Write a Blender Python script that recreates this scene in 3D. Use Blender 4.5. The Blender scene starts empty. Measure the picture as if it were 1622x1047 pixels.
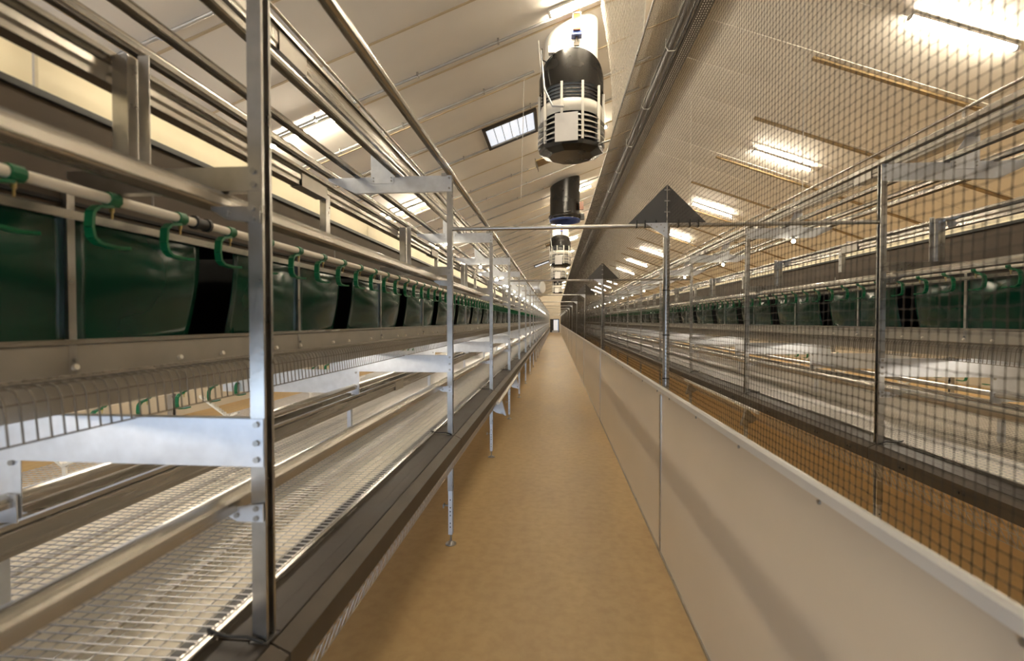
import bpy, math, random
from mathutils import Vector, Matrix
random.seed(7)
R = math.radians
S = bpy.context.scene
COL = S.collection

# ------------------------------------------------------------------ camera
IMG_W, F_PX = 1622.0, 766.0
CAM_H = 1.73
yaw = math.atan((879 - 811) / F_PX)
pitch = math.atan((523.5 - 508) / F_PX)
cd = bpy.data.cameras.new('camera'); cam = bpy.data.objects.new('camera', cd); COL.objects.link(cam)
cd.sensor_width = 36.0; cd.lens = 36.0 * F_PX / IMG_W; cd.clip_start = 0.02; cd.clip_end = 300
cam.location = (0, 0, CAM_H); cam.rotation_euler = (R(90) - pitch, 0, yaw)
cd.dof.use_dof = True; cd.dof.focus_distance = 6.5; cd.dof.aperture_fstop = 2.2
S.camera = cam

# ------------------------------------------------------------------ world, daylight, exposure
w = bpy.data.worlds.new('overcast_sky'); S.world = w; w.use_nodes = True
w.node_tree.nodes['Background'].inputs[0].default_value = (0.62, 0.76, 1.0, 1)
w.node_tree.nodes['Background'].inputs[1].default_value = 0.35
S.view_settings.view_transform = 'Standard'; S.view_settings.look = 'None'
S.view_settings.gamma = 1.0; S.view_settings.use_curve_mapping = False
S.view_settings.exposure = 0.45

def area_light(name, loc, rot, sx, sy, power, col):
    l = bpy.data.lights.new(name, 'AREA'); l.shape = 'RECTANGLE'; l.size = sx; l.size_y = sy
    l.energy = power; l.color = col
    o = bpy.data.objects.new(name, l); COL.objects.link(o); o.location = loc; o.rotation_euler = rot
    return o
# daylight through the low open hatch of the near gable and the window band of the left wall
area_light('doorway_daylight', (-2.3, -3.9, 0.75), (R(90), 0, 0), 5.0, 1.3, 125, (0.62, 0.78, 1.0))
area_light('window_daylight', (-6.62, 18, 2.3), (0, R(-90), 0), 1.0, 40.0, 160, (0.66, 0.78, 1.0))

LAMP_STRENGTH = 170.0
LAMP_COL = (1.0, 0.87, 0.66, 1)

# ------------------------------------------------------------------ materials
M = {}
def mat(name, col, rough=0.5, metal=0.0, noise=0.0, nscale=8.0, bump=0.0, bscale=60.0, col2=None, stretch=None, spec=None, rvar=0.0):
    m = bpy.data.materials.new(name); m.use_nodes = True; nt = m.node_tree; N = nt.nodes; L = nt.links
    b = N['Principled BSDF']; b.inputs['Base Color'].default_value = (*col, 1)
    b.inputs['Roughness'].default_value = rough; b.inputs['Metallic'].default_value = metal
    if spec is not None: b.inputs['Specular IOR Level'].default_value = spec
    if noise or bump or rvar:
        tc = N.new('ShaderNodeTexCoord'); mp = N.new('ShaderNodeMapping'); L.new(tc.outputs['Object'], mp.inputs[0])
        if stretch: mp.inputs['Scale'].default_value = stretch
    if noise or rvar:
        n = N.new('ShaderNodeTexNoise'); n.inputs['Scale'].default_value = nscale; n.inputs['Detail'].default_value = 6
        L.new(mp.outputs[0], n.inputs['Vector'])
    if noise:
        r = N.new('ShaderNodeValToRGB'); r.color_ramp.elements[0].position = 0.3; r.color_ramp.elements[1].position = 0.72
        c2 = col2 or tuple(max(0, c * (1 - noise)) for c in col)
        r.color_ramp.elements[0].color = (*c2, 1); r.color_ramp.elements[1].color = (*col, 1)
        L.new(n.outputs['Fac'], r.inputs[0]); L.new(r.outputs[0], b.inputs['Base Color'])
    if rvar:
        mr = N.new('ShaderNodeMapRange'); mr.inputs['To Min'].default_value = rough - rvar; mr.inputs['To Max'].default_value = rough + rvar
        L.new(n.outputs['Fac'], mr.inputs[0]); L.new(mr.outputs[0], b.inputs['Roughness'])
    if bump:
        n2 = N.new('ShaderNodeTexNoise'); n2.inputs['Scale'].default_value = bscale; n2.inputs['Detail'].default_value = 4
        L.new(mp.outputs[0], n2.inputs['Vector'])
        bp = N.new('ShaderNodeBump'); bp.inputs['Strength'].default_value = bump; bp.inputs['Distance'].default_value = 0.01
        L.new(n2.outputs['Fac'], bp.inputs['Height']); L.new(bp.outputs[0], b.inputs['Normal'])
    M[name] = m; return m
def emit(name, col, strength):
    m = bpy.data.materials.new(name); m.use_nodes = True; b = m.node_tree.nodes['Principled BSDF']
    b.inputs['Base Color'].default_value = (0.8, 0.8, 0.8, 1)
    b.inputs['Emission Color'].default_value = col; b.inputs['Emission Strength'].default_value = strength
    M[name] = m
mat('galv', (0.52, 0.51, 0.49), 0.30, 1.0, 0.22, 14, 0.04, 90, rvar=0.08)
mat('galv_long', (0.55, 0.52, 0.47), 0.26, 0.95, 0.25, 5, rvar=0.08, stretch=(6, 0.25, 6))
mat('galv_bright', (0.74, 0.77, 0.82), 0.42, 0.75, 0.14, 20, 0.03, 60, rvar=0.08)
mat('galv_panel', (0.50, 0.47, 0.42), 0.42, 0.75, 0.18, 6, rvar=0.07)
mat('bolt', (0.45, 0.44, 0.42), 0.35, 0.9, 0.2, 40)
mat('ledge_plate', (0.040, 0.030, 0.021), 0.55, 0.0, 0.45, 4, 0.05, 30, rvar=0.1, spec=0.35)
mat('ledge_lip', (0.070, 0.054, 0.038), 0.55, 0.0, 0.3, 5, spec=0.35)
mat('curtain', (0.0012, 0.040, 0.021), 0.17, 0.0, 0.25, 3, 0.10, 6, spec=0.42)
mat('green_plastic', (0.0, 0.13, 0.045), 0.35, 0, 0.15, 20)
mat('pvc', (0.80, 0.74, 0.64), 0.35, 0, 0.08, 9)
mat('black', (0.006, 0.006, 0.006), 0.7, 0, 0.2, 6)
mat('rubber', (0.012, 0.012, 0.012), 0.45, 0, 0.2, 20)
mat('chim_black', (0.012, 0.011, 0.010), 0.26, 0.0, 0.25, 4, rvar=0.06)
mat('chim_white', (0.80, 0.77, 0.70), 0.4, 0, 0.08, 5)
mat('cream', (0.93, 0.83, 0.62), 0.6, 0, 0.10, 4)
mat('brown_panel', (0.085, 0.060, 0.040), 0.6, 0.1, 0.3, 5)
mat('belt', (0.86, 0.80, 0.68), 0.7, 0, 0.10, 6)
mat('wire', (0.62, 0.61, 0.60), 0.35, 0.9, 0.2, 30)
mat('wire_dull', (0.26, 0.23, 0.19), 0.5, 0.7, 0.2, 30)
mat('net', (0.035, 0.027, 0.019), 0.7, 0, 0.2, 30)
mat('net_lamplit', (0.85, 0.80, 0.70), 0.7, 0, 0.2, 30)  # lighter copy of the net, with the nearby lamp's light put into its colour
mat('board', (0.64, 0.555, 0.44), 0.30, 0, 0.06, 2.0, rvar=0.05)
mat('white_rail', (0.80, 0.78, 0.74), 0.28, 0.2, 0.06, 6)
mat('grey_board', (0.085, 0.082, 0.078), 0.5, 0, 0.2, 5)
mat('ceiling_paint', (0.88, 0.84, 0.77), 0.6, 0, 0.10, 0.9, 0.05, 5)
mat('ceil_joint', (0.66, 0.54, 0.36), 0.6, 0, 0.2, 4)
mat('conduit', (0.52, 0.52, 0.52), 0.4, 0.5, 0.2, 6)
mat('wood', (0.36, 0.25, 0.12), 0.6, 0, 0.35, 7, 0.1, 20)
mat('wall_paint', (0.62, 0.56, 0.46), 0.7, 0, 0.12, 1.5, 0.05, 10)
mat('glass_frame', (0.06, 0.05, 0.04), 0.5, 0.2, 0.2, 9)
mat('brass', (0.55, 0.42, 0.18), 0.3, 0.9, 0.1, 40)
mat('amber', (0.30, 0.075, 0.008), 0.25, 0, 0.2, 20)
mat('blue_plastic', (0.03, 0.06, 0.22), 0.4, 0, 0.2, 20)
mat('paper', (0.80, 0.78, 0.76), 0.6, 0, 0.05, 10)
mat('rope', (0.75, 0.72, 0.66), 0.7, 0, 0.1, 40)
emit('tube_light', LAMP_COL, LAMP_STRENGTH)
emit('rack_light', (1.0, 0.88, 0.72, 1), 30.0)
emit('bulb_light', (1.0, 0.88, 0.68, 1), 130.0)
emit('added_strip_light', (1.0, 0.87, 0.64, 1), 9.0)
emit('skylight_pane', (0.80, 0.88, 1.0, 1), 0.62)
emit('door_day', (0.75, 0.86, 1.0, 1), 0.34)
# floor: trowelled ochre concrete with stains
def floor_mat(name, c1, c2, c3):
    m = bpy.data.materials.new(name); m.use_nodes = True; nt = m.node_tree; N = nt.nodes; L = nt.links; b = N['Principled BSDF']
    tc = N.new('ShaderNodeTexCoord')
    n1 = N.new('ShaderNodeTexNoise'); n1.inputs['Scale'].default_value = 0.9; n1.inputs['Detail'].default_value = 8; n1.inputs['Roughness'].default_value = 0.65
    n2 = N.new('ShaderNodeTexNoise'); n2.inputs['Scale'].default_value = 14; n2.inputs['Detail'].default_value = 6
    mp = N.new('ShaderNodeMapping'); mp.inputs['Scale'].default_value = (1.6, 0.5, 1); L.new(tc.outputs['Object'], mp.inputs[0])
    L.new(mp.outputs[0], n1.inputs['Vector']); L.new(tc.outputs['Object'], n2.inputs['Vector'])
    r = N.new('ShaderNodeValToRGB'); e = r.color_ramp.elements; e[0].position = 0.28; e[1].position = 0.75
    e[0].color = (*c2, 1); e[1].color = (*c1, 1); L.new(n1.outputs['Fac'], r.inputs[0])
    mx = N.new('ShaderNodeMixRGB'); mx.blend_type = 'MULTIPLY'; mx.inputs[0].default_value = 0.35
    r2 = N.new('ShaderNodeValToRGB'); r2.color_ramp.elements[0].position = 0.35; r2.color_ramp.elements[0].color = (*c3, 1); r2.color_ramp.elements[1].position = 0.6
    L.new(n2.outputs['Fac'], r2.inputs[0]); L.new(r.outputs[0], mx.inputs[1]); L.new(r2.outputs[0], mx.inputs[2])
    L.new(mx.outputs[0], b.inputs['Base Color'])
    mr = N.new('ShaderNodeMapRange'); mr.inputs['To Min'].default_value = 0.36; mr.inputs['To Max'].default_value = 0.6
    L.new(n1.outputs['Fac'], mr.inputs[0]); L.new(mr.outputs[0], b.inputs['Roughness'])
    bp = N.new('ShaderNodeBump'); bp.inputs['Strength'].default_value = 0.12; bp.inputs['Distance'].default_value = 0.004
    L.new(n2.outputs['Fac'], bp.inputs['Height']); L.new(bp.outputs[0], b.inputs['Normal'])
    M[name] = m
floor_mat('concrete', (0.60, 0.43, 0.205), (0.43, 0.29, 0.135), (0.72, 0.68, 0.62))
floor_mat('litter', (0.93, 0.71, 0.40), (0.82, 0.60, 0.31), (0.88, 0.84, 0.76))

# ------------------------------------------------------------------ mesh builder
class MB:
    def __init__(s): s.v = []; s.f = []; s.sm = []
    def add(s, vs, fs, smooth=False):
        o = len(s.v); s.v += [tuple(p) for p in vs]; s.f += [tuple(i + o for i in f) for f in fs]; s.sm += [smooth] * len(fs); return s
    def box(s, x0, x1, y0, y1, z0, z1):
        x0, x1 = sorted((x0, x1)); y0, y1 = sorted((y0, y1)); z0, z1 = sorted((z0, z1))
        return s.add([(x0,y0,z0),(x1,y0,z0),(x1,y1,z0),(x0,y1,z0),(x0,y0,z1),(x1,y0,z1),(x1,y1,z1),(x0,y1,z1)],
              [(0,3,2,1),(4,5,6,7),(0,1,5,4),(1,2,6,5),(2,3,7,6),(3,0,4,7)])
    def prism_y(s, poly, y0, y1):             # closed (x,z) outline swept along y
        n = len(poly); a = sum(poly[i][0]*poly[(i+1)%n][1]-poly[(i+1)%n][0]*poly[i][1] for i in range(n))
        if a > 0: poly = poly[::-1]
        vs = [(x,y0,z) for x,z in poly] + [(x,y1,z) for x,z in poly]
        fs = [(i, (i+1)%n, (i+1)%n+n, i+n) for i in range(n)]
        fs = [tuple(reversed(f)) for f in fs]
        return s.add(vs, fs + [tuple(range(n))[::-1] if False else tuple(range(n)), tuple(range(2*n-1, n-1, -1))])
    def prism_z(s, poly, z0, z1):
        n = len(poly); a = sum(poly[i][0]*poly[(i+1)%n][1]-poly[(i+1)%n][0]*poly[i][1] for i in range(n))
        if a < 0: poly = poly[::-1]
        vs = [(x,y,z0) for x,y in poly] + [(x,y,z1) for x,y in poly]
        return s.add(vs, [(i,(i+1)%n,(i+1)%n+n,i+n) for i in range(n)] + [tuple(range(n))[::-1], tuple(range(n,2*n))])
    def sheet_y(s, pts, y0, y1, t):           # open (x,z) polyline with thickness, swept along y
        off = []
        for i, p in enumerate(pts):
            a = pts[max(0,i-1)]; b = pts[min(len(pts)-1,i+1)]
            dx, dz = b[0]-a[0], b[1]-a[1]; l = math.hypot(dx,dz) or 1
            off.append((p[0]-dz/l*t, p[1]+dx/l*t))
        for i in range(len(pts)-1):
            s.prism_y([pts[i], pts[i+1], off[i+1], off[i]], y0, y1)
        return s
    def tube(s, pts, r, n=8, cap=True, smooth=True):
        rings = []; pts = [Vector(p) for p in pts]; N0 = None
        for i, p in enumerate(pts):
            d = (pts[min(i+1,len(pts)-1)] - pts[max(i-1,0)]).normalized()
            if N0 is None:
                N0 = d.orthogonal().normalized() if n != 4 else (Vector((0,0,1)).cross(d) if abs(d.z) < 0.9 else Vector((1,0,0)).cross(d)).normalized()
            else: N0 = (N0 - d*N0.dot(d)).normalized()
            B = d.cross(N0); rr = r[i] if isinstance(r, (list,tuple)) else r
            rings.append([p + (N0*math.cos(2*math.pi*(k+.5)/n) + B*math.sin(2*math.pi*(k+.5)/n))*rr for k in range(n)])
        vs = [q for g in rings for q in g]; fs = []
        for i in range(len(rings)-1):
            for k in range(n): fs.append((i*n+k, i*n+(k+1)%n, (i+1)*n+(k+1)%n, (i+1)*n+k))
        s.add(vs, fs, smooth)
        if cap:
            s.add(rings[0], [tuple(range(n))[::-1]]); s.add(rings[-1], [tuple(range(n))])
        return s
    def lathe(s, prof, cx, cy, n=24, a0=0.0, a1=2*math.pi, smooth=True):   # prof: (r,z)
        full = abs(a1-a0-2*math.pi) < 1e-6; m = n if full else n+1
        vs = [(cx+r*math.cos(a0+(a1-a0)*k/n), cy+r*math.sin(a0+(a1-a0)*k/n), z) for r,z in prof for k in range(m)]
        fs = []
        for i in range(len(prof)-1):
            for k in range(n):
                k2 = (k+1)%m; fs.append((i*m+k, i*m+k2, (i+1)*m+k2, (i+1)*m+k))
        return s.add(vs, fs, smooth)
    def mesh(s, name, m):
        me = bpy.data.meshes.new(name); me.from_pydata(s.v, [], s.f); me.materials.append(M[m])
        me.polygons.foreach_set('use_smooth', s.sm); me.update(); return me
def link(name, me, parent=None, loc=(0,0,0), rot=None):
    o = bpy.data.objects.new(name, me); COL.objects.link(o); o.location = loc
    if rot: o.rotation_euler = rot
    if parent: o.parent = parent
    return o
def tag(o, label, cat, group=None, kind=None):
    if label: o['label'] = label
    if cat: o['category'] = cat
    if group: o['group'] = group
    if kind: o['kind'] = kind
    return o
def empty(name, loc=(0,0,0)):
    o = bpy.data.objects.new(name, None); o.empty_display_size = 0.1; COL.objects.link(o); o.location = loc; return o
def copy_tree(o, loc, parent=None):
    c = o.copy(); COL.objects.link(c); c.parent = parent
    if loc is not None: c.location = loc
    for ch in list(o.children): copy_tree(ch, None, c)
    return c

# ------------------------------------------------------------------ house shell
Y0, Y1 = -4.0, 72.0
XR, ZR, SL = 2.15, 6.80, 0.365
XL, XRW = -6.8, 11.1
def roof_z(x): return ZR - SL*abs(x-XR)
f = MB().box(XL, 0.80, Y0, Y1, -0.1, 0).mesh('floor', 'concrete'); tag(link('floor', f), None, None, kind='structure')
f = MB().box(0.80, XRW, Y0, Y1, -0.1, 0).mesh('floor', 'litter'); tag(link('floor', f), None, None, kind='structure')
PW = 1.18
y_first = 7.1 - PW*9
npan = int((Y1 - y_first)/PW) + 1
for side in (-1, 1):
    xe = XL if side < 0 else XRW
    root = tag(empty('ceiling', (XR, 0, ZR)), None, None, kind='structure')
    back = MB().prism_y([(0,0.075),(xe-XR,roof_z(xe)-ZR+0.075),(xe-XR,roof_z(xe)-ZR+0.10),(0,0.10)], Y0, Y1+0.1).mesh('roof_backing','brown_panel')
    link('roof_backing', back, root)
    pm = MB().prism_y([(0,0),(xe-XR,roof_z(xe)-ZR),(xe-XR,roof_z(xe)-ZR+0.07),(0,0.07)], 0.006, PW-0.006).mesh('ceiling_panel','ceiling_paint')
    jm = MB().prism_y([(side*0.1,-0.036-0.012),(xe-XR,roof_z(xe)-ZR-0.012),(xe-XR,roof_z(xe)-ZR+0.002),(side*0.1,-0.036+0.002)], -0.016, 0.016).mesh('joint_strip','ceil_joint' if side<0 else 'ceiling_paint')
    for k in range(npan):
        if y_first+k*PW > Y1-0.5: break
        link('ceiling_panel', pm, root, (0, y_first+k*PW, 0))
        link('joint_strip', jm, root, (0, y_first+k*PW, 0))
# walls
def wall(name, mb): return tag(link(name, mb.mesh(name, 'wall_paint')), None, None, kind='structure')
mb = MB(); ez = roof_z(XL)
mb.box(XL-0.15, XL, Y0, Y1, 0, 1.8); mb.box(XL-0.15, XL, Y0, Y1, 2.8, ez+0.1)
for k in range(39): mb.box(XL-0.15, XL, Y0+k*2.0-0.35, Y0+k*2.0+0.35, 1.8, 2.8)
wl = wall('wall_left', mb)
wall('wall_right', MB().box(XRW, XRW+0.15, Y0, Y1, 0, roof_z(XRW)+0.1))
gable = [(XL,0),(XRW,0),(XRW,roof_z(XRW)),(XR,ZR),(XL,roof_z(XL))]
# far gable with its doorway
mb = MB(); DX0, DX1, DH = -0.72, 0.62, 1.98
mb.prism_y([(XL,0),(DX0,0),(DX0,roof_z(DX0)),(XL,roof_z(XL))], Y1, Y1+0.15)
mb.prism_y([(DX0,DH),(DX1,DH),(DX1,roof_z(DX1)),(DX0,roof_z(DX0))], Y1, Y1+0.15)
mb.prism_y([(DX1,0),(XRW,0),(XRW,roof_z(XRW)),(XR,ZR),(DX1,roof_z(DX1))], Y1, Y1+0.15)
wall('wall_far', mb)
# near gable (behind the camera) with a wide open doorway
mb = MB(); nx0, nx1, nh = -4.9, 0.3, 1.5
mb.prism_y([(XL,0),(nx0,0),(nx0,roof_z(nx0)),(XL,roof_z(XL))], Y0-0.15, Y0)
mb.prism_y([(nx0,nh),(nx1,nh),(nx1,roof_z(nx1)),(nx0,roof_z(nx0))], Y0-0.15, Y0)
mb.prism_y([(nx1,0),(XRW,0),(XRW,roof_z(XRW)),(XR,ZR),(nx1,roof_z(nx1))], Y0-0.15, Y0)
wall('wall_near', mb)
# far door: dark leaf left, pale glazed leaf right
d = tag(empty('door_1', (0, Y1, 0)), None, None, kind='structure')
link('door_frame', MB().box(DX0,DX0+.09,-.06,.1,0,DH).box(DX1-.09,DX1,-.06,.1,0,DH).box(DX0+.09,DX1-.09,-.06,.1,DH-.09,DH).mesh('door_frame','rubber'), d)
link('dark_leaf', MB().box(DX0+.09,-.2,0.02,.07,0.02,DH-.09).mesh('dark_leaf','rubber'), d)
link('glazed_leaf', MB().box(-.2,DX1-.2,0.0,.06,.3,DH-.12).mesh('glazed_leaf','door_day'), d)
for k in range(5): link('glazing_bar', MB().box(-.2,DX1-.2,-.02,0,.3+k*.36,.32+k*.36).mesh('glazing_bar','conduit'), d)
link('kick_plate', MB().box(-.42,DX1-.1,-.03,.05,0.02,.28).mesh('kick_plate','conduit'), d)

# conduits across the left slope, one under most panel joints
def slope_pt(x, dz=0.0): return (x, roof_z(x)+dz)
clipm = None
for k in range(npan):
    y = y_first + k*PW - 0.22
    if y < 3.2 or y > Y1-2: continue
    if k % 5 == 3: continue
    xa, xb = -6.2, 1.75
    if any(abs(y-c) < .62 for c in (7.5,15.2,22.6,30.0,44.8)) or any(abs(y-6.72-5.15*q) < .12 for q in range(14)): xb = -.35
    if abs(y-26.0) < .4 or abs(y-12.4) < .4: xb = -.7
    if any(abs(y-7.05-5.15*q) < .10 for q in range(14)): y -= .16
    root = tag(empty('conduit', (xa, y, roof_z(xa)-0.045)), 'thin grey steel conduit clipped across a panel joint of the chimney-side roof slope', 'conduit', 'conduits on the roof slope')
    p0 = Vector((0,0,0)); p1 = Vector((xb-xa, 0, roof_z(xb)-roof_z(xa)))
    link('pipe', MB().tube([p0,p1], 0.020, 8).mesh('pipe','conduit'), root)
    if y < 26:
        for j in range(5):
            t = (j+0.5+0.3*math.sin(k*2.1+j))/5.2
            if clipm is None: clipm = MB().box(-.012,.012,-.032,.032,-.026,.04).mesh('clip','bolt')
            link('clip', clipm, root, tuple(p0.lerp(p1, t)))
# timber battens on the right slope
bm_ = None
for k, y in enumerate([8.41, 10.75, 13.2, 15.5, 18.1, 20.4, 23.2, 25.6, 29, 31.4, 35, 38, 42, 46, 51, 56, 62]):
    xa, xb = 4.2, 9.5
    m = MB().prism_y([(0,-.045),(xb-xa,-.045-SL*(xb-xa)),(xb-xa,-.005-SL*(xb-xa)),(0,-.005)], -.04, .04).mesh('batten','wood') if bm_ is None else bm_
    bm_ = m
    tag(link('ceiling_batten', m, None, (xa, y, roof_z(xa))), 'brown timber batten fixed up the slope of the roof above the netted side', 'batten', 'battens on the netted roof slope')

# ------------------------------------------------------------------ fluorescent lamps
ang = math.atan(SL)
def make_lamp(label, group):
    root = tag(empty('fluorescent_lamp'), label, 'lamp', group); L2 = 0.715
    link('housing', MB().box(-L2,L2,-.038,.038,-.03,0.0).mesh('housing','chim_white'), root)
    link('tube', MB().tube([(-L2+.02,0,-.054),(L2-.02,0,-.054)], 0.024, 10).mesh('tube','tube_light'), root)
    for s in (-1,1): link('end_cap', MB().box(s*L2,s*(L2-.03),-.036,.036,-.08,-.03).mesh('end_cap','conduit'), root)
    return root
def lamp_row(xc, label, group, first_y, side, step=5.15, skip=()):
    proto = None; k = 0
    while True:
        y = first_y + step*k; k += 1
        if y > Y1-2: break
        for c in (15.2, 22.6, 30.0, 44.8):
            if abs(xc) < 2 and abs(y-c) < .7: y = c-.78
        if proto is None: proto = o = make_lamp(label, group)
        else: o = copy_tree(proto, None)
        o.location = (xc, y, roof_z(xc)-0.02); o.rotation_euler = (0, ang*side, 0)
lamp_row(-3.80, 'warm white fluorescent lamp on the roof slope above the open rack', 'lamps above the open rack', 1.90, -1)
lamp_row(0.56, 'warm white fluorescent lamp beside the ventilation chimneys near the ridge', 'lamps near the ridge', 1.57, -1)
lamp_row(5.40, 'warm white fluorescent lamp on the roof slope above the netted rack', 'lamps above the netted rack', 1.85, 1)

# skylights in the left slope
def skylight(name, y, x0, x1, label):
    xc = (x0+x1)/2; root = tag(empty(name, (xc, y, roof_z(xc)-0.012)), label, None, kind='structure')
    root.rotation_euler = (0, -ang, 0); hw = (x1-x0)/2/math.cos(ang); hl = 0.54
    link('frame', MB().box(-hw,hw,-hl,-hl+.06,-.05,.02).box(-hw,hw,hl-.06,hl,-.05,.02).box(-hw,-hw+.06,-hl+.06,hl-.06,-.05,.02).box(hw-.06,hw,-hl+.06,hl-.06,-.05,.02).mesh('frame','glass_frame'), root)
    for j in range(6):
        a = -hw+.06+(2*hw-.12)*j/6; b = -hw+.06+(2*hw-.12)*(j+1)/6
        link('pane', MB().box(a+.006,b-.006,-hl+.06,hl-.06,-.012,0.008).mesh('pane','skylight_pane'), root)
        if j: link('glazing_bar', MB().box(a-.006,a+.006,-hl+.06,hl-.06,-.02,.008).mesh('glazing_bar','conduit'), root)
skylight('window_1', 10.0, -1.44, -0.38, 'bright roof skylight beside the nearest chimney')
skylight('window_2', 33.6, -1.44, -0.38, 'bright roof skylight further along the house')

# ------------------------------------------------------------------ racks
BAY = 2.4; YF = 1.235; NB = 28          # frame front planes at YF + BAY*k
YA, YB = -1.6, YF + BAY*NB + 0.4
class Rack:
    def __init__(s, x0, sg, where, grp): s.x0, s.sg, s.where, s.grp = x0, sg, where, grp
    def X(s, u): return s.x0 + s.sg*u
LEFT = Rack(-0.80, -1, 'on the aisle-side rack', 'open-aisle rack')
RIGHT = Rack(2.305, 1, 'on the netted rack', 'netted rack')

def perch_profile(w, h):
    a = w/2; o = [(-a,0)]
    o += [(-a*math.cos(math.pi*k/10), h*(.42+.58*math.sin(math.pi*k/10))) for k in range(11)]
    o += [(a,0),(a*.84,0)] + [(a*.84*math.cos(math.pi*k/5), h*(.40+.40*math.sin(math.pi*k/5))) for k in range(6)] + [(-a*.84,0)]
    return o
def build_rack(rk):
    sg = rk.sg; g = rk.grp; wh = rk.where
    # ---- support frame (one prototype, copied down the house)
    fr = tag(empty('rack_upright', (rk.x0, YF, 0)), 'galvanised upright frame with three cantilever arms '+wh, 'rack frame', 'upright frames of the '+g)
    U = lambda u: sg*u
    c = [(-.02,0),(.02,0),(.02,.045),(.012,.045),(.012,.041),(.016,.041),(.016,.004),(-.016,.004),(-.016,.041),(-.012,.041),(-.012,.045),(-.02,.045)]
    c = [(U(.02),0),(U(-.02),0),(U(-.02),.010),(U(-.017),.010),(U(-.017),.003),(U(.017),.003),(U(.017),.042),(U(-.017),.042),(U(-.017),.035),(U(-.02),.035),(U(-.02),.045),(U(.02),.045)]
    post = link('post', MB().prism_z(c, 0.42, 2.835).mesh('post','galv'), fr)
    sl = link('leg_sleeve', MB().prism_z([(x*.82,y*.9+.0045) for x,y in c], 0.08, 0.86).mesh('leg_sleeve','galv_bright'), fr)
    mb = MB()
    for z in (.14,.17,.23,.26,.29,.35): mb.box(-.004,.004,.002,.0046,z-.004,z+.004)
    link('hole_row', mb.mesh('hole_row','black'), sl)
    ft = link('foot', MB().tube([(0,.022,.008),(0,.022,.085)], .008, 8).lathe([(0,.022),(.022,.02),(.022,.012),(.042,.008),(.042,0),(0,0)], 0, .022, 16).mesh('foot','bolt'), fr)
    link('wing_bolt', MB().tube([(-.02,.022,.30),(-.055,.022,.30)],.005,6).box(-.058,-.05,.0,.044,.285,.315).mesh('wing_bolt','bolt'), fr)
    link('post_clamp', MB().box(-.026,.026,-.006,.05,.775,.855).mesh('post_clamp','grey_board'), fr)
    # bent-sheet arms: plate with a folded lower and upper lip
    def arm(name, u0, u1, z0, z1, ytop, taper=0.0, m='galv_bright', t=.003, lip=.03):
        b = MB(); p = [(U(u0),z0),(U(u1-taper),z0),(U(u1),z1-(0.02 if taper else 0)),(U(u1),z1),(U(u0),z1)]
        b.prism_y(p, ytop-t, ytop); b.box(U(u0+.02),U(u1-taper),ytop,ytop+lip,z0,z0+t); b.box(U(u0+.02),U(u1),ytop,ytop+lip,z1-t,z1)
        return link(name, b.mesh(name,m), fr)
    def bolts(par, pts, y, r=.0085):
        for (u,z) in pts:
            link('bolt', MB().tube([(U(u),y,z),(U(u),y-.007,z)], r, 6, smooth=False).mesh('bolt','bolt'), par)
    a = arm('upper_arm', -.018, .95, 2.712, 2.832, -.001, .21); bolts(a, [(0,2.735),(0,2.812)], -.004)
    h = link('trough_hanger', MB().prism_y([(U(.43),2.782),(U(.61),2.782),(U(.61),3.0),(U(.52),3.0),(U(.43),2.86)], -.0075, -.0045).mesh('trough_hanger','galv_bright'), fr)
    bolts(h, [(.45,2.80),(.59,2.80),(.45,2.825),(.59,2.825)], -.0075, .005)
    for u in (.04,.40,.72): 
        link('rail_clip', MB().box(U(u-.02),U(u+.02),-.006,.03,2.825,2.85).mesh('rail_clip','bolt'), a)
    a = arm('middle_arm', -.018, .545, 2.078, 2.142, -.001, .10, 'galv'); bolts(a, [(0,2.092),(0,2.128)], -.004)
    link('nest_bracket', MB().box(U(.335),U(.338),-.03,.03,2.142,2.44).box(U(.338),U(.38),-.03,-.027,2.142,2.44).box(U(.30),U(.332),.0,.003,2.142,2.45).mesh('nest_bracket','galv'), fr)
    link('perch_bracket', MB().prism_y([(U(-.018),1.99),(U(.075),2.0),(U(.12),2.028),(U(.12),2.036),(U(-.018),2.036)], -.008,-.004).mesh('perch_bracket','galv'), fr)
    bolts(fr, [(0,2.0),(0,2.028),(.07,2.016)], -.008, .007)
    a = arm('lower_arm', -.018, .95, 1.335, 1.465, -.001, 0.0, 'galv_bright'); bolts(a, [(0,1.355),(0,1.40),(0,1.45)], -.004)
    a = arm('rear_arm', .72, 1.85, 1.165, 1.345, .012, 0.0, 'galv_bright'); bolts(a, [(.745,1.325),(.80,1.36)], .008)
    pb = link('perch_bracket', MB().prism_y([(U(-.018),1.187),(U(.055),1.187),(U(.09),1.205),(U(.09),1.222),(U(-.018),1.236)], -.008,-.004).mesh('perch_bracket','galv_bright'), fr)
    bolts(pb, [(0,1.198),(0,1.224),(.055,1.205)], -.008, .007)
    link('trough_leg', MB().box(U(.785),U(.815),-.002,.002,.88,1.06).box(U(.785),U(.788),.002,.03,.88,1.06).mesh('trough_leg','galv_bright'), fr)
    link('perch_post', MB().box(U(.72),U(.78),-.004,0,1.155,1.235).mesh('perch_post','galv_bright'), fr)
    bolts(fr, [(.735,1.22),(.76,1.20)], -.004, .007)
    link('ledge_beam', MB().box(U(-.07),U(2.2),.046,.066,.74,.79).mesh('ledge_beam','galv_panel'), fr)
    link('cable', MB().tube([(U(-.015),-.006,.858),(U(.03),-.012,.875),(U(.09),-.01,.872),(U(.15),.0,.88)], .0045, 6).mesh('cable','rubber'), fr)
    link('rear_post', MB().prism_z([(U(2.3)+x,y) for x,y in c], 0.0, 2.835).mesh('rear_post','galv'), fr)
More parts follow.
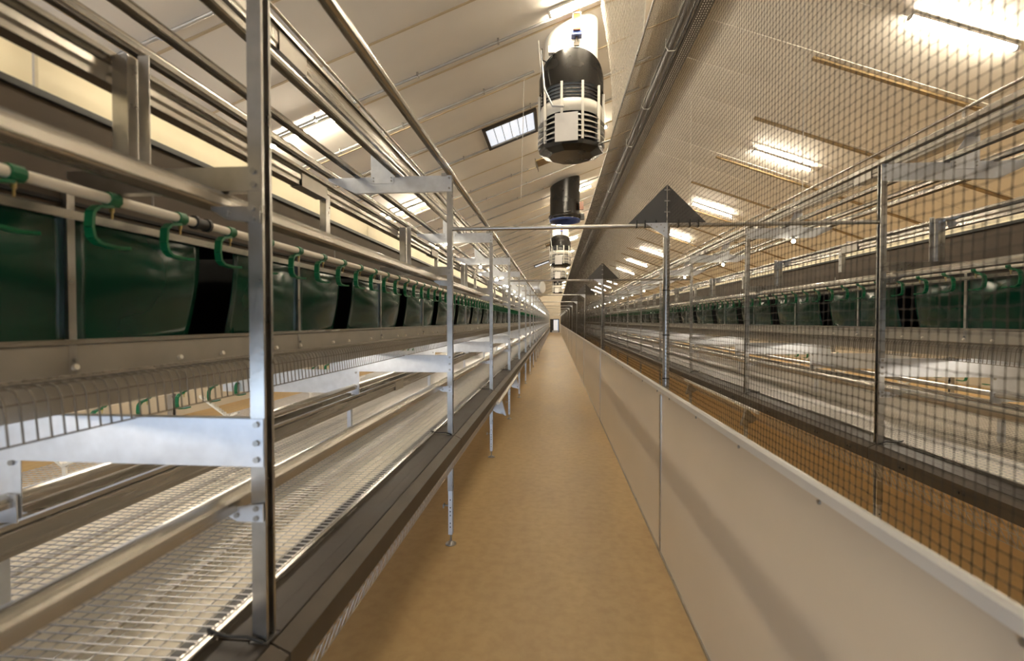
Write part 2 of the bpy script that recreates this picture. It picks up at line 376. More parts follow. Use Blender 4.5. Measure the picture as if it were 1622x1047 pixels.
    for k in range(1, NB+1):
        c2 = copy_tree(fr, (rk.x0, YF+BAY*k, 0))
        if k % 2: c2['label'] = 'galvanised upright frame with a cross pipe bolted to its post '+wh; c2['group'] = 'cross-piped uprights of the '+g

    # ---- small bulbs under the upper arms
    nl = tag(empty('nest_lamp', (rk.X(.50), YF-.03+BAY*2, 2.71)), 'small bright bulb hanging under an upper arm '+wh, 'lamp', 'arm bulbs of the '+g)
    link('holder', MB().lathe([(0,.02),(.014,.02),(.018,-.02),(.012,-.022),(0,-.022)], 0, 0, 10).box(-.004,.004,0,.034,.004,.016).mesh('holder','conduit'), nl)
    link('bulb', MB().lathe([(.010,-.022),(.020,-.034),(.022,-.046),(.016,-.060),(0,-.066)], 0, 0, 12).mesh('bulb','bulb_light'), nl)
    for k in range(3, NB+1): copy_tree(nl, (rk.X(.50), YF-.03+BAY*k, 2.71))
    st_t = MB().tube([(0,.06,0),(0,2.34,0)], .008, 8).mesh('tube','added_strip_light'); st_h = MB().box(-.014,.014,.04,2.36,.008,.020).mesh('housing','conduit')
    for k in range(-1, NB):  # tubes added out of sight behind the trough to brighten the cream boards
        e = tag(empty('added_strip_lamp', (rk.X(.50), YF+BAY*k, 2.452)), 'added strip lamp behind the nest trough lighting the cream boards '+wh, 'lamp', 'added strip lamps of the '+g)
        link('tube', st_t, e); link('housing', st_h, e)
        link('bracket', MB().box(U(-.065),U(0),1.19,1.21,.020,.024).box(U(-.065),U(-.062),1.19,1.21,-.02,.020).mesh('bracket','conduit'), e)
    # ---- continuous rails
    def rail(name, u, z, w, h, label, cat='perch', m='galv_long'):
        p = [(x, zz) for x,zz in perch_profile(w,h)]
        o = link(name, MB().prism_y(p, 0, YB-YA).mesh(name, m), None, (rk.X(u), YA, z)); return tag(o, label, cat)
    top = 'high above ' if False else ''
    rail('perch_rail', -.005, 2.836, .050, .042, 'galvanised perch rail on top of the uprights '+wh)
    rail('perch_rail', .40, 2.836, .050, .042, 'galvanised perch rail on the upper arms under the feed trough '+wh)
    rail('perch_rail', .72, 2.836, .050, .042, 'galvanised perch rail on the upper arms inward of the feed trough '+wh)
    rail('perch_rail', .93, 2.836, .070, .050, 'galvanised perch rail on the inner tips of the upper arms '+wh)
    rail('perch_rail', .11, 2.034, .085, .044, 'broad galvanised perch rail just below the middle arms '+wh)
    rail('perch_rail', .085, 1.215, .062, .052, 'galvanised perch rail above the wire floor beside the uprights '+wh)
    rail('perch_rail', .76, 1.20, .055, .036, 'galvanised perch rail above the lower feed trough '+wh)
    # ---- feed troughs (U profile with lips)
    def trough(u0, u1, z0, z1, label, extra):
        root = tag(empty('feed_trough', (0, YA, 0)), label, 'feed trough'); X = rk.X; t = .004
        pts = [(X(u0)+sg*-.012,z1-.012),(X(u0)-sg*.012,z1),(X(u0),z1),(X(u0)+sg*.007,z1-.020),(X(u0),z1-.030),(X(u0),z0+.028),(X(u0)+sg*.005,z0+.018),(X(u0)+sg*.004,z0),(X(u1),z0),(X(u1),z1),(X(u1)+sg*.012,z1),(X(u1)+sg*.012,z1-.012)]
        link('channel', MB().sheet_y(pts, 0, YB-YA, t*sg).mesh('channel','galv_long'), root)
        if extra: 
            link('anti_roost_pipe', MB().tube([(X(u0+.03),0,z1+.09),(X(u0+.03),YB-YA,z1+.09)], .012, 8).mesh('anti_roost_pipe','galv_long'), root)
            for k in range(NB+1): link('pipe_holder', MB().box(X(u0+.028),X(u0+.032),YF+BAY*k-YA,YF+BAY*k-YA+.03,z1-.02,z1+.085).mesh('pipe_holder','galv'), root)
        for k in range(NB*1): 
            if k < 12: link('joint_sleeve', MB().sheet_y([(X(u0)-sg*.004,z1-.02),(X(u0)-sg*.004,z0-.004),(X(u1)+sg*.004,z0-.004),(X(u1)+sg*.004,z1-.02)], YF+BAY*k-YA+.95, YF+BAY*k-YA+1.2, .003*sg).mesh('joint_sleeve','galv_panel'), root)
    trough(.49, .60, 3.0, 3.11, 'upper galvanised feed trough on hanger plates above the top arms '+wh, True)
    trough(.385, .437, 2.365, 2.442, 'galvanised feed trough above the nest boxes '+wh, False)
    trough(.75, .86, 1.05, 1.15, 'lower galvanised feed trough on short legs over the wire floor '+wh, False)
    # mid-bay stays that hold the nest trough
    st = None
    for k in range(NB):
        loc = (rk.X(.39), YF+BAY*k+1.2, 2.19)
        if st is None: st = MB().box(-.002,.002,0,.045,0,.20).box(U(.002),U(.032),0,.003,0,.20).mesh('trough_stay','galv')
        tag(link('trough_stay', st, None, loc), 'short dark steel stay below the nest trough '+wh, 'bracket', 'trough stays of the '+g)
    # ---- water line with green drip hooks
    def water(u, z, label, near_only, step, flip=1):
        root = tag(empty('water_line', (rk.X(u), YA, z)), label, 'water pipe')
        link('pipe', MB().tube([(0,0,0),(0,YB-YA,0)], .0145, 10).mesh('pipe','pvc'), root)
        clamp = MB().tube([(0,-.016,0),(0,.016,0)], .0205, 8).box(-.010,.010,-.012,.012,-.038,-.012).mesh('hook','green_plastic')
        hk = MB().tube([(0,-.016,0),(0,.016,0)], .0195, 8)
        arc = [(0,-.005,-.020),(0,-.045,-.028),(0,-.062,-.045),(0,-.066,-.085),(0,-.060,-.112),(0,-.042,-.124),(0,.0,-.128),(0,.042,-.126)]
        ws = [.012]*6+[.013,.016]
        for i in range(len(arc)-1):
            (x,y,zz),(x2,y2,z2) = arc[i],arc[i+1]; w1,w2 = ws[i],ws[i+1]; d = Vector((0,y2-y,z2-zz)).normalized(); nn = Vector((0,-d.z,d.y))*.004
            a = Vector((x,y,zz)); b = Vector((x2,y2,z2)); e = Vector((1,0,0))
            hk.add([a-e*w1-nn,a+e*w1-nn,a+e*w1+nn,a-e*w1+nn,b-e*w2-nn,b+e*w2-nn,b+e*w2+nn,b-e*w2+nn],
                   [(0,1,2,3),(7,6,5,4),(0,4,5,1),(1,5,6,2),(2,6,7,3),(3,7,4,0)])
        hk = hk.mesh('hook','green_plastic')
        nip = MB().tube([(0,0,-.018),(0,0,-.034)], .006, 6).tube([(0,0,-.034),(0,0,-.052)], .003, 6).mesh('nipple','brass')
        n = int((YB-YA)/step)
        for i in range(min(n, 298 if not near_only else 120)):
            y = 0.18 + i*step
            h = link('hook', hk, root, (0,y,0))
            if i < 60: link('nipple', nip, h)
        for i in range(4):
            link('coupling', MB().tube([(0,-.03,0),(0,.03,0)], .019, 10).tube([(0,-.034,0),(0,-.022,0)], .023, 10).tube([(0,.022,0),(0,.034,0)], .023, 10).mesh('coupling','rubber'), root, (0, 1.55-YA+4.8*i, 0))
        hng = MB().tube([(0,0,.012),(0,0,.09)], .003, 5).mesh('pipe_hanger','bolt')
        for k in range(NB*2): link('pipe_hanger', hng, root, (0, YF-YA+1.2*k+.12, 0))
    water(.40, 2.058, 'white drinking water pipe with green drip hooks in front of the nest curtains '+wh, False, .24)
    water(1.72, 1.26, 'white drinking water pipe with green hooks under the nests '+wh, True, .30)

    # ---- nest boxes: two curtains with a dark entrance gap, every 1.2 m
    uf = .55
    nb = tag(empty('nest_box', (rk.X(uf), YF, 0)), 'laying nest with two green curtains and a black entry gap '+wh, 'nest box', 'nest boxes of the '+g)
    def curtain(y0, y1, free_at_end):
        b = MB(); ny, nz = 16, 12; z0, z1 = 1.678, 2.012
        vs = []; 
        for j in range(nz+1):
            t = j/nz
            for i in range(ny+1):
                q = i/ny; s = q if free_at_end else 1-q
                z = z1 + (z0-z1)*t
                bul = -.013*math.sin(math.pi*min(1,t*1.15))*(.35+.65*math.sin(math.pi*q)) + .035*s*s*t*t + .005*math.sin(q*6+1)*math.sin(math.pi*t)
                yy = y0 + (y1-y0)*q
                pull = .03*t*t*s*s*(-1 if free_at_end else 1)*(-1 if free_at_end else -1)
                vs.append((U(bul), yy - .020*t*t*s*s*(1 if free_at_end else .55), z))
        o = len(vs); vs += [(x+U(.004),y,z) for x,y,z in vs]
        fs = []
        for j in range(nz):
            for i in range(ny):
                a = j*(ny+1)+i; q4 = (a,a+1,a+ny+2,a+ny+1)
                fs.append(q4 if sg>0 else q4[::-1]); q5 = tuple(v+o for v in q4); fs.append(q5[::-1] if sg>0 else q5)
        for j in range(nz):
            for i in (0,ny):
                a = j*(ny+1)+i; fs.append((a,a+ny+1,a+ny+1+o,a+o))
        return b.add(vs, fs, True).mesh('curtain','curtain')
    link('curtain', curtain(.022,.50,True), nb); link('curtain', curtain(.70,1.188,False), nb)
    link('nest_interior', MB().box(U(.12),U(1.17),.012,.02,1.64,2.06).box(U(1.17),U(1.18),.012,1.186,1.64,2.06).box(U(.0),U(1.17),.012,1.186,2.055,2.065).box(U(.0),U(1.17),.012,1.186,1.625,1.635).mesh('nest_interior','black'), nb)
    link('divider_post', MB().box(U(-.012),U(.004),-.012,.010,1.585,2.10).mesh('divider_post','galv'), nb)
    bo = link('post_screw', MB().tube([(U(-.012),-.0,1.62),(U(-.022),-.0,1.62)],.006,6).mesh('post_screw','bolt'), nb)
    nn = int((YB-YF)/1.2) - 1
    for k in range(-1, nn):
        if k == 0: continue
        copy_tree(nb, (rk.X(uf), YF+1.2*k, 0))
    # ---- fronts of the nest block
    def strip(name, poly, m, label, cat, y0=YA, y1=YB):
        return tag(link(name, MB().prism_y([(rk.X(u),z) for u,z in poly], y0, y1).mesh(name,m)), label, cat)
    strip('curtain_rail', [(.535,2.012),(.545,2.012),(.548,2.030),(.56,2.036),(.548,2.042),(.535,2.036)], 'galv_long', 'narrow galvanised rail holding the nest curtains '+wh, 'rail')
    strip('nest_head_board', [(.56,2.043),(.575,2.043),(.575,2.10),(.56,2.10)], 'brown_panel', 'dark board above the nest curtains '+wh, 'panel')
    strip('nest_roof_board', [(.64,2.07),(.65,2.07),(.65,2.36),(.64,2.36)], 'brown_panel', 'dark brown board along the top of the nest boxes '+wh, 'panel')
    rt = None
    for k in range(-1, NB):
        if rt is None: rt = MB().box(U(-.006),U(.006),.008,BAY-.008,0,.125).mesh('cream_board','cream')
        tag(link('cream_board', rt, None, (rk.X(.645), YF+BAY*k, 2.372)), 'cream painted board above the dark nest boards '+wh, 'panel', 'cream boards of the '+g)
    strip('board_edge_strip', [(.625,2.355),(.638,2.355),(.638,2.374),(.625,2.374)], 'rubber', 'black edge strip under the cream boards '+wh, 'strip')
    strip('nest_sill', [(.53,1.664),(.55,1.664),(.55,1.678),(.53,1.678)], 'galv_long', 'galvanised sill rail below the nest curtains '+wh, 'rail')
    strip('egg_belt_cover', [(.54,1.575),(.548,1.575),(.548,1.655),(.56,1.655),(.56,1.661),(.54,1.661)], 'galv_panel', 'grey sheet cover of the egg belt below the nests '+wh, 'cover')
    strip('egg_channel', [(.575,1.468),(.60,1.468),(.60,1.570),(.575,1.570)], 'galv_panel', 'grey sheet side of the egg channel behind the landing guards '+wh, 'panel')
    strip('nest_underside', [(.56,1.57),(1.72,1.57),(1.72,1.60),(.56,1.60)], 'galv_panel', 'grey sheet underside of the nest block '+wh, 'panel')
    pg = MB().tube([(0,0,0),(U(-.012),0,.004)], .0085, 8).mesh('belt_clip','pvc')
    for k in range(60):
        y = YF - .6 + k*.30 + (.08 if k % 2 else 0)
        tag(link('belt_clip', pg, None, (rk.X(.54), y, 1.598)), 'small white plastic clip on the egg belt cover '+wh, 'clip', 'belt clips of the '+g)
    # ---- wire landing guard in front of the egg belt (2.4 m panels)
    wg = MB(); prof = [(.53,1.580),(.395,1.582),(.370,1.574),(.360,1.553),(.352,1.46)]
    n = 80
    for i in range(n):
        y = (i+.5)*BAY/n
        wg.tube([(U(u),y,z) for u,z in prof], .0022, 4, cap=False)
    for u,z,r in ((.50,1.581,.0028),(.44,1.583,.0035),(.40,1.578,.003),(.362,1.548,.0026),(.352,1.462,.0026)):
        wg.tube([(U(u),0,z),(U(u),BAY,z)], r, 4)
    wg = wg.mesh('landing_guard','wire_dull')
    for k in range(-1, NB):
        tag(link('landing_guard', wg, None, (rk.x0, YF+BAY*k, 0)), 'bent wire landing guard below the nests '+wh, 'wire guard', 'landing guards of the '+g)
    # ---- lower tier: wire floor, belt, ledge, skirt
    wf = MB(); x0, x1 = .14, 2.18; zc = .878
    ny = 76; nx = int((x1-x0)/.046)
    for i in range(ny):
        y = (i+.5)*BAY/ny; wf.tube([(U(x0),y,zc),(U(x1),y,zc)], .0024, 4, cap=False)
    for i in range(nx+1):
        x = x0+(x1-x0)*i/nx; wf.tube([(U(x),.004,zc-.004),(U(x),BAY-.004,zc-.004)], .0022, 4, cap=False)
    wf = wf.mesh('wire_floor','wire')
    lp = MB().box(U(.03),U(.125),.004,BAY-.004,.842,.855).box(U(-.031),U(-.0275),.004,BAY-.004,.842,.854).box(U(-.0275),U(.03),.054,BAY-.012,.842,.8545).mesh('top_plate','ledge_plate')
    ll = MB().prism_y([(U(-.034),.852),(U(-.086),.828),(U(-.086),.745),(U(-.080),.745),(U(-.080),.824),(U(-.034),.846)], 0.004, BAY-.004).mesh('front_lip','ledge_lip')
    lr = MB().prism_y([(U(.122),.856),(U(.150),.856),(U(.150),.874),(U(.122),.874)], 0.002, BAY-.002).mesh('inner_rail','galv_long')
    sk = MB(); n = 48; pa, pb2 = (-.066,.75), (-.02,.60)
    P = lambda t,y: (U(pa[0]+(pb2[0]-pa[0])*t), y, pa[1]+(pb2[1]-pa[1])*t)
    for i in range(n):
        y = i*BAY/n; dy = BAY/n
        sk.tube([P(0,y),P(.5,y+dy/2),P(1,y+dy)], .0022, 4, cap=False); sk.tube([P(0,y+dy),P(.5,y+dy/2),P(1,y)], .0022, 4, cap=False)
    for t in (0,.5,1): sk.tube([P(t,0),P(t,BAY)], .0026, 4)
    sk = sk.mesh('skirt_mesh','wire')
    rl = MB().tube([(0,0,0),(0,1.5,0)], .016, 8).mesh('tube','rack_light'); rh = MB().box(-.03,.03,-.03,1.53,.016,.05).mesh('housing','pvc')
    for k in range(-1, NB):
        y = YF+BAY*k
        tag(link('wire_floor', wf, None, (rk.x0,y,0)), 'welded wire floor panel of the lower tier '+wh, 'wire floor', 'wire floors of the '+g)
        e = tag(empty('ledge', (rk.x0,y,0)), 'dark brown steel ledge with folded front lip '+wh, 'ledge', 'ledges of the '+g)
        link('top_plate', lp, e); link('front_lip', ll, e); link('inner_rail', lr, e); link('skirt_mesh', sk, e)
        if rk is RIGHT and k < 14:
            for j in range(5):
                link('peg', MB().box(U(-.092),U(-.086),.2+j*.46,.215+j*.46,.775,.79).box(U(-.092),U(-.086),.235+j*.46,.25+j*.46,.775,.79).mesh('peg','rubber'), e)
        lt = tag(empty('rack_lamp', (rk.X(.95), y+.4, 1.515)), 'slim tube lamp under the nest block lighting the lower tier '+wh, 'lamp', 'under-nest lamps of the '+g)
        link('tube', rl, lt); link('housing', rh, lt)
    ts = MB(); pts = [(1.82,1.17),(1.60,1.02),(1.52,1.055)]
    for (ua,za),(ub,zb) in zip(pts, pts[1:]):
        nt_ = int(math.hypot(ub-ua,zb-za)/.022)
        for q in range(nt_):
            t = q/nt_; u = ua+(ub-ua)*t; z = za+(zb-za)*t; u2 = ua+(ub-ua)*(q+.55)/nt_; z2 = za+(zb-za)*(q+.55)/nt_; u3 = ua+(ub-ua)*(q+1)/nt_; z3 = za+(zb-za)*(q+1)/nt_
            ts.prism_y([(U(u),z-.008),(U(u3),z3-.008),(U(u3),z3+.004),(U(u2),z2+.004),(U((u+u2)/2),(z+z2)/2+.014),(U(u),z+.004)], 0, .03)
    ts.box(U(1.59),U(1.61),.01,.02,.88,1.014); ts = ts.mesh('toothed_strip','chim_white')
    for k in range(2*NB-1):
        tag(link('toothed_strip', ts, None, (rk.x0, YF+1.2*k-.29, 0)), 'small white toothed strip bent in a V under the nests '+wh, 'strip', 'toothed strips of the '+g)
    strip('manure_belt', [(.135,.79),(2.15,.79),(2.15,.802),(.135,.802)], 'belt', 'cream manure belt under the wire floor '+wh, 'belt')
    for u, wd, mm, nm in ((.185,.032,'rubber','black flat support bar under the outer edge of the wire floor '),(.455,.030,'galv_panel','grey strip modelled as shadow under the middle of the wire floor '),(1.07,.035,'galv_panel','grey strip modelled as shadow under the inner part of the wire floor ')):
        strip('floor_bar_and_shadow', [(u-wd/2,.848),(u+wd/2,.848),(u+wd/2,.856),(u-wd/2,.856)], mm, nm+wh, 'bar')  # grey pair are perch shadows modelled as strips; the black one is a bar
    # loose round handrail on triangular brackets at the ledge
    y0 = YF+BAY*2-.25 if rk is LEFT else YF+BAY*1.75
    root = tag(empty('ledge_tube', (rk.X(-.115), y0, .735)), 'short round steel tube on triangular brackets at the ledge '+wh, 'tube')
    link('tube', MB().tube([(0,0,0),(0,2.95,0)], .021, 12).mesh('tube','white_rail'), root)
    for yy in (.28, 2.62):
        link('triangle_bracket', MB().prism_y([(U(.0),-.015),(U(-.075),-.20),(U(.055),-.17),(U(.115),-.13)], yy, yy+.004).prism_y([(U(-.02),-.01),(U(-.075),-.20),(U(-.055),-.20),(U(.0),-.01)], yy-.03, yy+.03).mesh('triangle_bracket','galv'), root)
build_rack(LEFT)
build_rack(RIGHT)

# ------------------------------------------------------------------ net fence between the aisles
FX = 0.79; FY = 3.66; FS = 4.8; NF = 14
fp = tag(empty('fence_post', (FX, FY, 0)), 'round steel fence post standing at a joint of the white boards', 'post', 'posts of the net fence')
link('pipe', MB().tube([(0.028,0,0),(0.028,0,2.44)], .0245, 12).mesh('pipe','galv'), fp)
for z in (1.30,1.62,1.95): link('band', MB().tube([(0.028,0,z),(0.028,0,z+.008)], .0265, 12).mesh('band','rubber'), fp)
gs = link('gusset', MB().prism_y([(-.13,2.445),(.028,2.445),(.028,2.33)], -.032, -.028).mesh('gusset','galv_bright'), fp)
for (x,z) in ((-.09,2.43),(-.05,2.415),(-.02,2.43),(0,2.385),(.005,2.41)): link('rivet', MB().tube([(x,-.032,z),(x,-.036,z)], .005, 6).mesh('rivet','bolt'), gs)
cp = tag(empty('cross_pipe', (0, FY, 2.43)), 'thin steel pipe spanning both racks over the aisle and fence post', 'pipe', 'cross pipes over the fence')
link('pipe', MB().tube([(-.785,0,0),(2.29,0,0)], .0155, 10).mesh('pipe','galv'), cp)
tp = tag(empty('triangle_plate', (FX+.028, FY, 2.447)), 'dark grey triangular plate standing on a cross pipe above its fence post', 'plate', 'triangle plates of the fence')
for s in (-1,1): link('half_plate', MB().prism_y([(s*.002,0),(s*.278,0),(s*.002,.28)], -.012, -.004).mesh('half_plate','grey_board'), tp)
for z in (.08,.16,.24): link('clip', MB().box(-.02,.02,-.018,-.012,z-.004,z+.004).mesh('clip','bolt'), tp)
for x in (-.22,-.16,-.08,.08,.16,.22): link('tie', MB().box(x-.004,x+.004,-.026,.012,-.034,.02).mesh('tie','rubber'), tp)
bd = tag(empty('fence_board', (FX, FY, 0)), 'smooth white plastic board panel forming the foot of the net fence', 'board', 'boards of the net fence')
link('sheet', MB().box(-.006,.0,.006,FS-.006,.012,1.225).mesh('sheet','board'), bd)
link('top_rail', MB().sheet_y([(-.016,1.205),(-.016,1.235),(-.006,1.244),(.006,1.244),(.012,1.235),(.012,1.205)], .004, FS-.004, -.003).mesh('top_rail','white_rail'), bd)
link('joint_strip', MB().box(-.012,-.006,-.018,.018,0.0,1.18).mesh('joint_strip','galv'), bd)
link('foot_rail', MB().box(-.014,.006,.004,FS-.004,0,.02).mesh('foot_rail','galv'), bd)
sc = MB().tube([(-.006,0,0),(-.012,0,0)], .007, 8).mesh('screw','bolt')
for j in range(8): link('screw', sc, bd, (0, .12+j*.63, 1.192))
# net: vertical and horizontal cords with knots
CELL = 0.026; NZ0, NZ1 = 1.235, 4.345
def net_mesh(name, ny, nz, pos, rk=.0024, rc=.0011, m='net'):
    b = MB()
    J = [[(random.uniform(-.0022,.0022), random.uniform(-.0022,.0022)) for _ in range(nz+1)] for _ in range(ny+1)]
    for j in range(nz+1): J[ny][j] = J[0][j]
    pt = lambda i,j: Vector(pos(i/ny, j/nz, J[i][j]))
    def run(ps):
        q = []; r = []
        for a in range(len(ps)-1):
            d = ps[a+1]-ps[a]
            q += [ps[a], ps[a]+d*.5]; r += [rk, rc]
        q.append(ps[-1]); r.append(rk); b.tube(q, r, 3, cap=False, smooth=False)
    for i in range(ny): run([pt(i,j) for j in range(nz+1)])
    for j in range(nz+1): run([pt(i,j) for i in range(ny+1)])
    return b.mesh(name, m)
nyc = int(FS/CELL); nzc = int((NZ1-NZ0)/CELL)
sag = lambda b: 0.02*math.sin(math.pi*b)
nm = net_mesh('fence_netting', nyc, nzc, lambda a,b,j: (sag(b)+j[0]*.5, a*FS+j[0], (NZ1-NZ0)*b+j[1]), .0014, .0008)
for k in range(-1, NF):
    y = FY+FS*k
    if k >= 0:
        o = fp if k == 0 else copy_tree(fp, (FX, y, 0))
        o = cp if k == 0 else copy_tree(cp, (0, y, 2.43))
        o = tp if k == 0 else copy_tree(tp, (FX+.028, y, 2.447))
        if k == 0: pass
    if k != 0: copy_tree(bd, (FX, y, 0))
    tag(link('fence_netting', nm, None, (FX+.012, y, NZ0)), 'fine dark square-mesh netting rising from the white boards of the fence', 'net', 'netting of the fence')
link('net_pole', MB().tube([(0,YA,0),(0,70.5,0)], .011, 6).mesh('net_pole','galv'), None, (FX+.012, 0, NZ1))
tag(bpy.data.objects['net_pole'], 'long thin pole carrying the upper edge of the fence netting', 'pole')
# draped net in its lamplit colour from the pole up to the roof beside the first chimney
def drape(a, b, j):
    y = 4.6 + a*2.4; x = FX+.012 + (0.62-FX)*b + .16*math.sin(math.pi*b)*(.6+.4*math.sin(a*4)) ; z = NZ1 + (roof_z(.62)-.1-NZ1)*b
    return (x+j[0], y+j[0], z+j[1])
tag(link('draped_net', net_mesh('draped_net', 36, 24, drape, .0068, .0048, 'net_lamplit')), 'lamplit-coloured netting draped from the net pole up to the roof by the nearest chimney', 'net')
tag(link('net_brace', MB().tube([(FX+.012,7.15,NZ1),(.55,7.25,4.30),(.22,7.3,4.62)], .014, 8).mesh('net_brace','galv')), 'slanting steel brace from the net pole to the nearest chimney', 'brace')

# ------------------------------------------------------------------ ridge cable tray and pipes
rt = tag(empty('ridge_tray', (XR, YA, ZR)), 'perforated steel cable tray with pipes running under the roof ridge', 'cable tray')
ly = Y1 - YA - .3
link('tray', MB().sheet_y([(.02,-.22),(.02,-.30),(.22,-.30),(.22,-.22)], 0, ly, .003).mesh('tray','glass_frame'), rt)
dot = MB()
for i in range(520):
    for x in (.06,.10,.14,.18): dot.box(x-.008,x+.008,i*.06,i*.06+.03,-.304,-.3035)
o = link('tray_slots', dot.mesh('tray_slots','white_rail'), rt); o['kind'] = 'stuff'
link('main_pipe', MB().tube([(-.11,0,-.22),(-.11,ly,-.22)], .085, 14).mesh('main_pipe','glass_frame'), rt)
link('thin_pipe', MB().tube([(-.01,0,-.26),(-.01,ly,-.26)], .018, 8).mesh('thin_pipe','galv'), rt)
ridgecap = link('ridge_beam', MB().prism_y([(-.14,-.051),(0,0),(.14,-.051),(.14,-.10),(-.14,-.10)], 0, ly).mesh('ridge_beam','ceiling_paint'), rt)
hm = MB().tube([(-.21,0,-.10),(-.21,0,-.24),(-.17,0,-.31),(-.05,0,-.31),(-.01,0,-.24),(-.01,0,-.10)], .011, 6).mesh('pipe_clip','white_rail')
for k in range(30): link('pipe_clip', hm, rt, (0, 1.0+k*2.36, 0))

# ------------------------------------------------------------------ ventilation chimneys
CHX = 0.24
def louvre_chimney(y, label):
    x = CHX; zr = roof_z(x); root = tag(empty('ventilation_chimney', (x, y, 0)), label, 'ventilation chimney'); r = .43
    n = 32
    link('shaft', MB().lathe([(r-.03,4.9),(r-.03,zr+.25)], 0, 0, n).mesh('shaft','chim_white'), root)
    # black shroud: low collar with one arched flap towards the aisle
    b = MB(); vs = []; fs = []; n2 = 64
    for k in range(n2+1):
        a = 2*math.pi*k/n2; d = (a + math.pi/2 + math.pi) % (2*math.pi) - math.pi
        c_ = math.cos(d*1.22)**.62 if abs(d)*1.22 < math.pi/2 else 0.0
        top = 5.40 + .24*c_; ro = r+.055
        vs += [(ro*math.cos(a), ro*math.sin(a), 5.14), (ro*math.cos(a), ro*math.sin(a), 5.38), ((ro-.02*c_-.004)*math.cos(a), (ro-.02*c_-.004)*math.sin(a), top)]
    for k in range(n2):
        for q in range(2): a = k*3+q; fs.append((a, a+3, a+4, a+1))
    link('shroud', b.add(vs, fs, True).mesh('shroud','chim_black'), root)
    for k in range(4):
        z = 4.95 + k*.05; link('louvre_ring', MB().lathe([(r-.02,z+.03),(r+.04,z),(r+.04,z+.012),(r-.02,z+.042)], 0,0,n).mesh('louvre_ring','chim_black'), root)
    link('core', MB().lathe([(r-.06,4.34),(r-.06,5.3)], 0,0,n).mesh('core','rubber'), root)
    link('white_band', MB().lathe([(r,4.76),(r+.035,4.77),(r+.035,4.93),(r,4.94)], 0,0,n).mesh('white_band','chim_white'), root)
    for k in range(10):
        a = 2*math.pi*k/10; ca, sa = math.cos(a), math.sin(a)
        link('strap', MB().tube([((r+.055)*ca,(r+.055)*sa,5.16),((r+.055)*ca,(r+.055)*sa,4.34)], .026, 4, smooth=False).mesh('strap','chim_white'), root)
    fl = {}
    for k in range(10):
        a0 = 2*math.pi*(k+.5)/10 - .27; a1 = a0+.54
        for q in range(5):
            z = 4.36+q*.075
            link('flap', MB().lathe([(r-.03,z+.072),(r+.075,z),(r+.075,z+.012),(r-.03,z+.084)],0,0,5,a0,a1).mesh('flap','chim_white' if q%2 else 'conduit'), root)
    pa = math.radians(-100)
    fpn = link('front_panel', MB().box(-.165,.165,-r-.105,-r-.09,4.29,4.69).mesh('front_panel','paper'), root); fpn.rotation_euler = (0,0,math.radians(-9))
    link('base_tray', MB().lathe([(r+.06,4.34),(r+.05,4.31),(r-.10,4.25),(0,4.24),(0,4.22),(r-.09,4.225),(r+.05,4.28),(r+.06,4.34)],0,0,10,smooth=False).mesh('base_tray','chim_black'), root)
    wb = link('warning_light', MB().box(-.075,.075,-r-.10,-r+.02,0,.05).mesh('warning_light','blue_plastic'), root, (0.06,-.0,5.78))
    link('lens', MB().box(-.05,.05,-r-.13,-r-.03,.05,.26).mesh('lens','amber'), wb)
    link('guard', MB().box(-.06,-.05,-r-.14,-r-.13,.05,.28).box(.05,.06,-r-.14,-r-.13,.05,.28).box(-.06,.06,-r-.14,-r-.13,.27,.285).mesh('guard','white_rail'), wb)
    link('bracket', MB().box(-.012,.012,-r-.05,-r-.03,-.10,0).box(-.035,.035,-r-.05,-r-.03,-.13,-.08).mesh('bracket','ledge_lip'), wb)
    link('control_box', MB().box(-.34,-.24,-r+.03,-r+.12,5.60,5.70).mesh('control_box','chim_white'), root, (0,-.02,0))
    link('cable', MB().tube([(-.44,-.26,5.75),(-.43,-.30,5.56),(-.36,-.38,5.48),(-.29,-.40,5.54),(-.28,-.38,5.65)], .010, 6).mesh('cable','rubber'), root)
    link('stay_rod', MB().tube([(-.45,-.26,5.72),(-.40,-.40,5.1),(-.28,-.50,4.80),(-.12,-.56,4.76)], .016, 6).mesh('stay_rod','conduit'), root)
    return root
c1 = louvre_chimney(7.50, 'nearest white ventilation chimney with black shroud and louvred outlet')
for y, t in ((22.6,'second louvred white ventilation chimney, beyond the plain black chimney'),(30.0,'third louvred white ventilation chimney along the ridge'),(44.8,'farthest louvred white ventilation chimney along the ridge')):
    c = copy_tree(c1, (CHX, y, 0)); c['label'] = t
y = 15.2; x = .30; root = tag(empty('ventilation_chimney', (x, y, 0)), 'plain glossy black round ventilation chimney between the louvred ones', 'ventilation chimney')
n = 32; vs = []; r = .46
for k in range(n):
    a = 2*math.pi*k/n; xx = r*math.cos(a); yy = r*math.sin(a); vs += [(xx,yy,4.83), (xx,yy,6.02+.365*xx)]
link('shaft', MB().add(vs, [(2*k, 2*((k+1)%n), 2*((k+1)%n)+1, 2*k+1) for k in range(n)], True).mesh('shaft','chim_black'), root)
link('ring', MB().lathe([(r-.01,4.90),(r+.04,4.90),(r+.04,4.98),(r,5.0)],0,0,n).mesh('ring','chim_black'), root)
link('rim', MB().lathe([(r-.10,4.95),(r-.06,4.81),(r+.02,4.80),(r+.02,4.86)],0,0,n).mesh('rim','blue_plastic'), root)
link('clamp', MB().box(r+.0,r+.14,-.08,.08,4.86,5.04).mesh('clamp','rubber'), root)
link('damper_motor', MB().box(r-.02,r+.10,-.3,-.15,5.12,5.35).mesh('damper_motor','amber'), root)
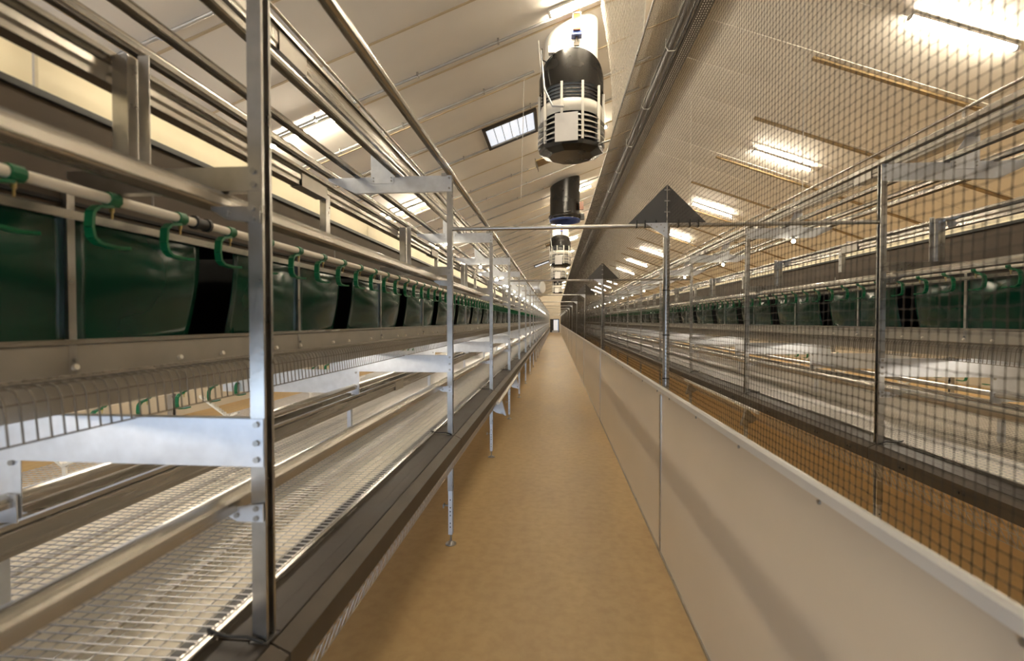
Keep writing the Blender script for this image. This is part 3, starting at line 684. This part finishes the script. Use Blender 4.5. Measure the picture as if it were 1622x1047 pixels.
for y in (12.4, 26.0):
    rt2 = tag(empty('ceiling_hatch', (-.1, y, roof_z(-.1)-.03)), 'brown hatch frame hanging under the roof behind a louvred chimney', 'hatch', 'ceiling hatches'); rt2.rotation_euler = (0,-ang,0)
    link('flap', MB().box(-.45,.45,-.25,.25,-.10,-.07).mesh('flap','wood'), rt2)
    for sx in (-.44,.43): link('side', MB().box(sx,sx+.01,-.25,.25,-.22,-.02).mesh('side','ledge_lip'), rt2)

# heater ducts under the roof
for (x,y,z,rz,lab) in ((-1.3,31,3.85,60,'shiny round heater duct hanging over the open rack'),(4.1,31,4.45,-50,'white round heater duct hanging over the netted rack')):
    root = tag(empty('heater_duct', (x,y,z)), lab, 'heater'); root.rotation_euler = (0,R(90) if False else 0,R(rz))
    link('drum', MB().tube([(0,-.6,0),(0,.6,0)], .38, 20).mesh('drum','galv_bright' if x<0 else 'chim_white'), root)
    for yy in (-.5,.5):
        link('band', MB().tube([(0,yy-.03,0),(0,yy+.03,0)], .395, 20).mesh('band','conduit'), root)
        link('chain', MB().tube([(0,yy,.38),(0,yy,roof_z(x)-z-.1)], .008, 5).mesh('chain','bolt'), root)

# thin suspension cords
for (xa,ya,za,xb,yb,zb,lab) in ((-.52,8.2,roof_z(-.52)-.02,-.60,8.6,3.9,'thin white cord hanging left of the nearest chimney'),):
    tag(link('cord', MB().tube([(xa,ya,za),(xb,yb,zb)], .006, 5).mesh('cord','rope')), lab, 'cord')
tag(link('cord', MB().tube([(-.25,7.3,roof_z(-.25)-.02),(-.22,7.35,5.5),(-.2,7.4,4.9)], .006, 5).mesh('cord','rope')), 'thin cord dangling in front of the white chimney shaft', 'cord')
rodm = {}
for k in range(12):
    for rk in (RIGHT,):
        x = rk.X(.62); y = YF+BAY*(2*k+2)
        if y > 60: continue
        z0 = 2.84; z1 = roof_z(x)
        tag(link('hanger_rod', MB().tube([(x,y+.02,z0),(x,y+.02,z1)], .006, 5).mesh('hanger_rod','rope')), 'thin pale rod tying the upper arms to the roof '+rk.where, 'rod', 'tie rods of the '+rk.grp)
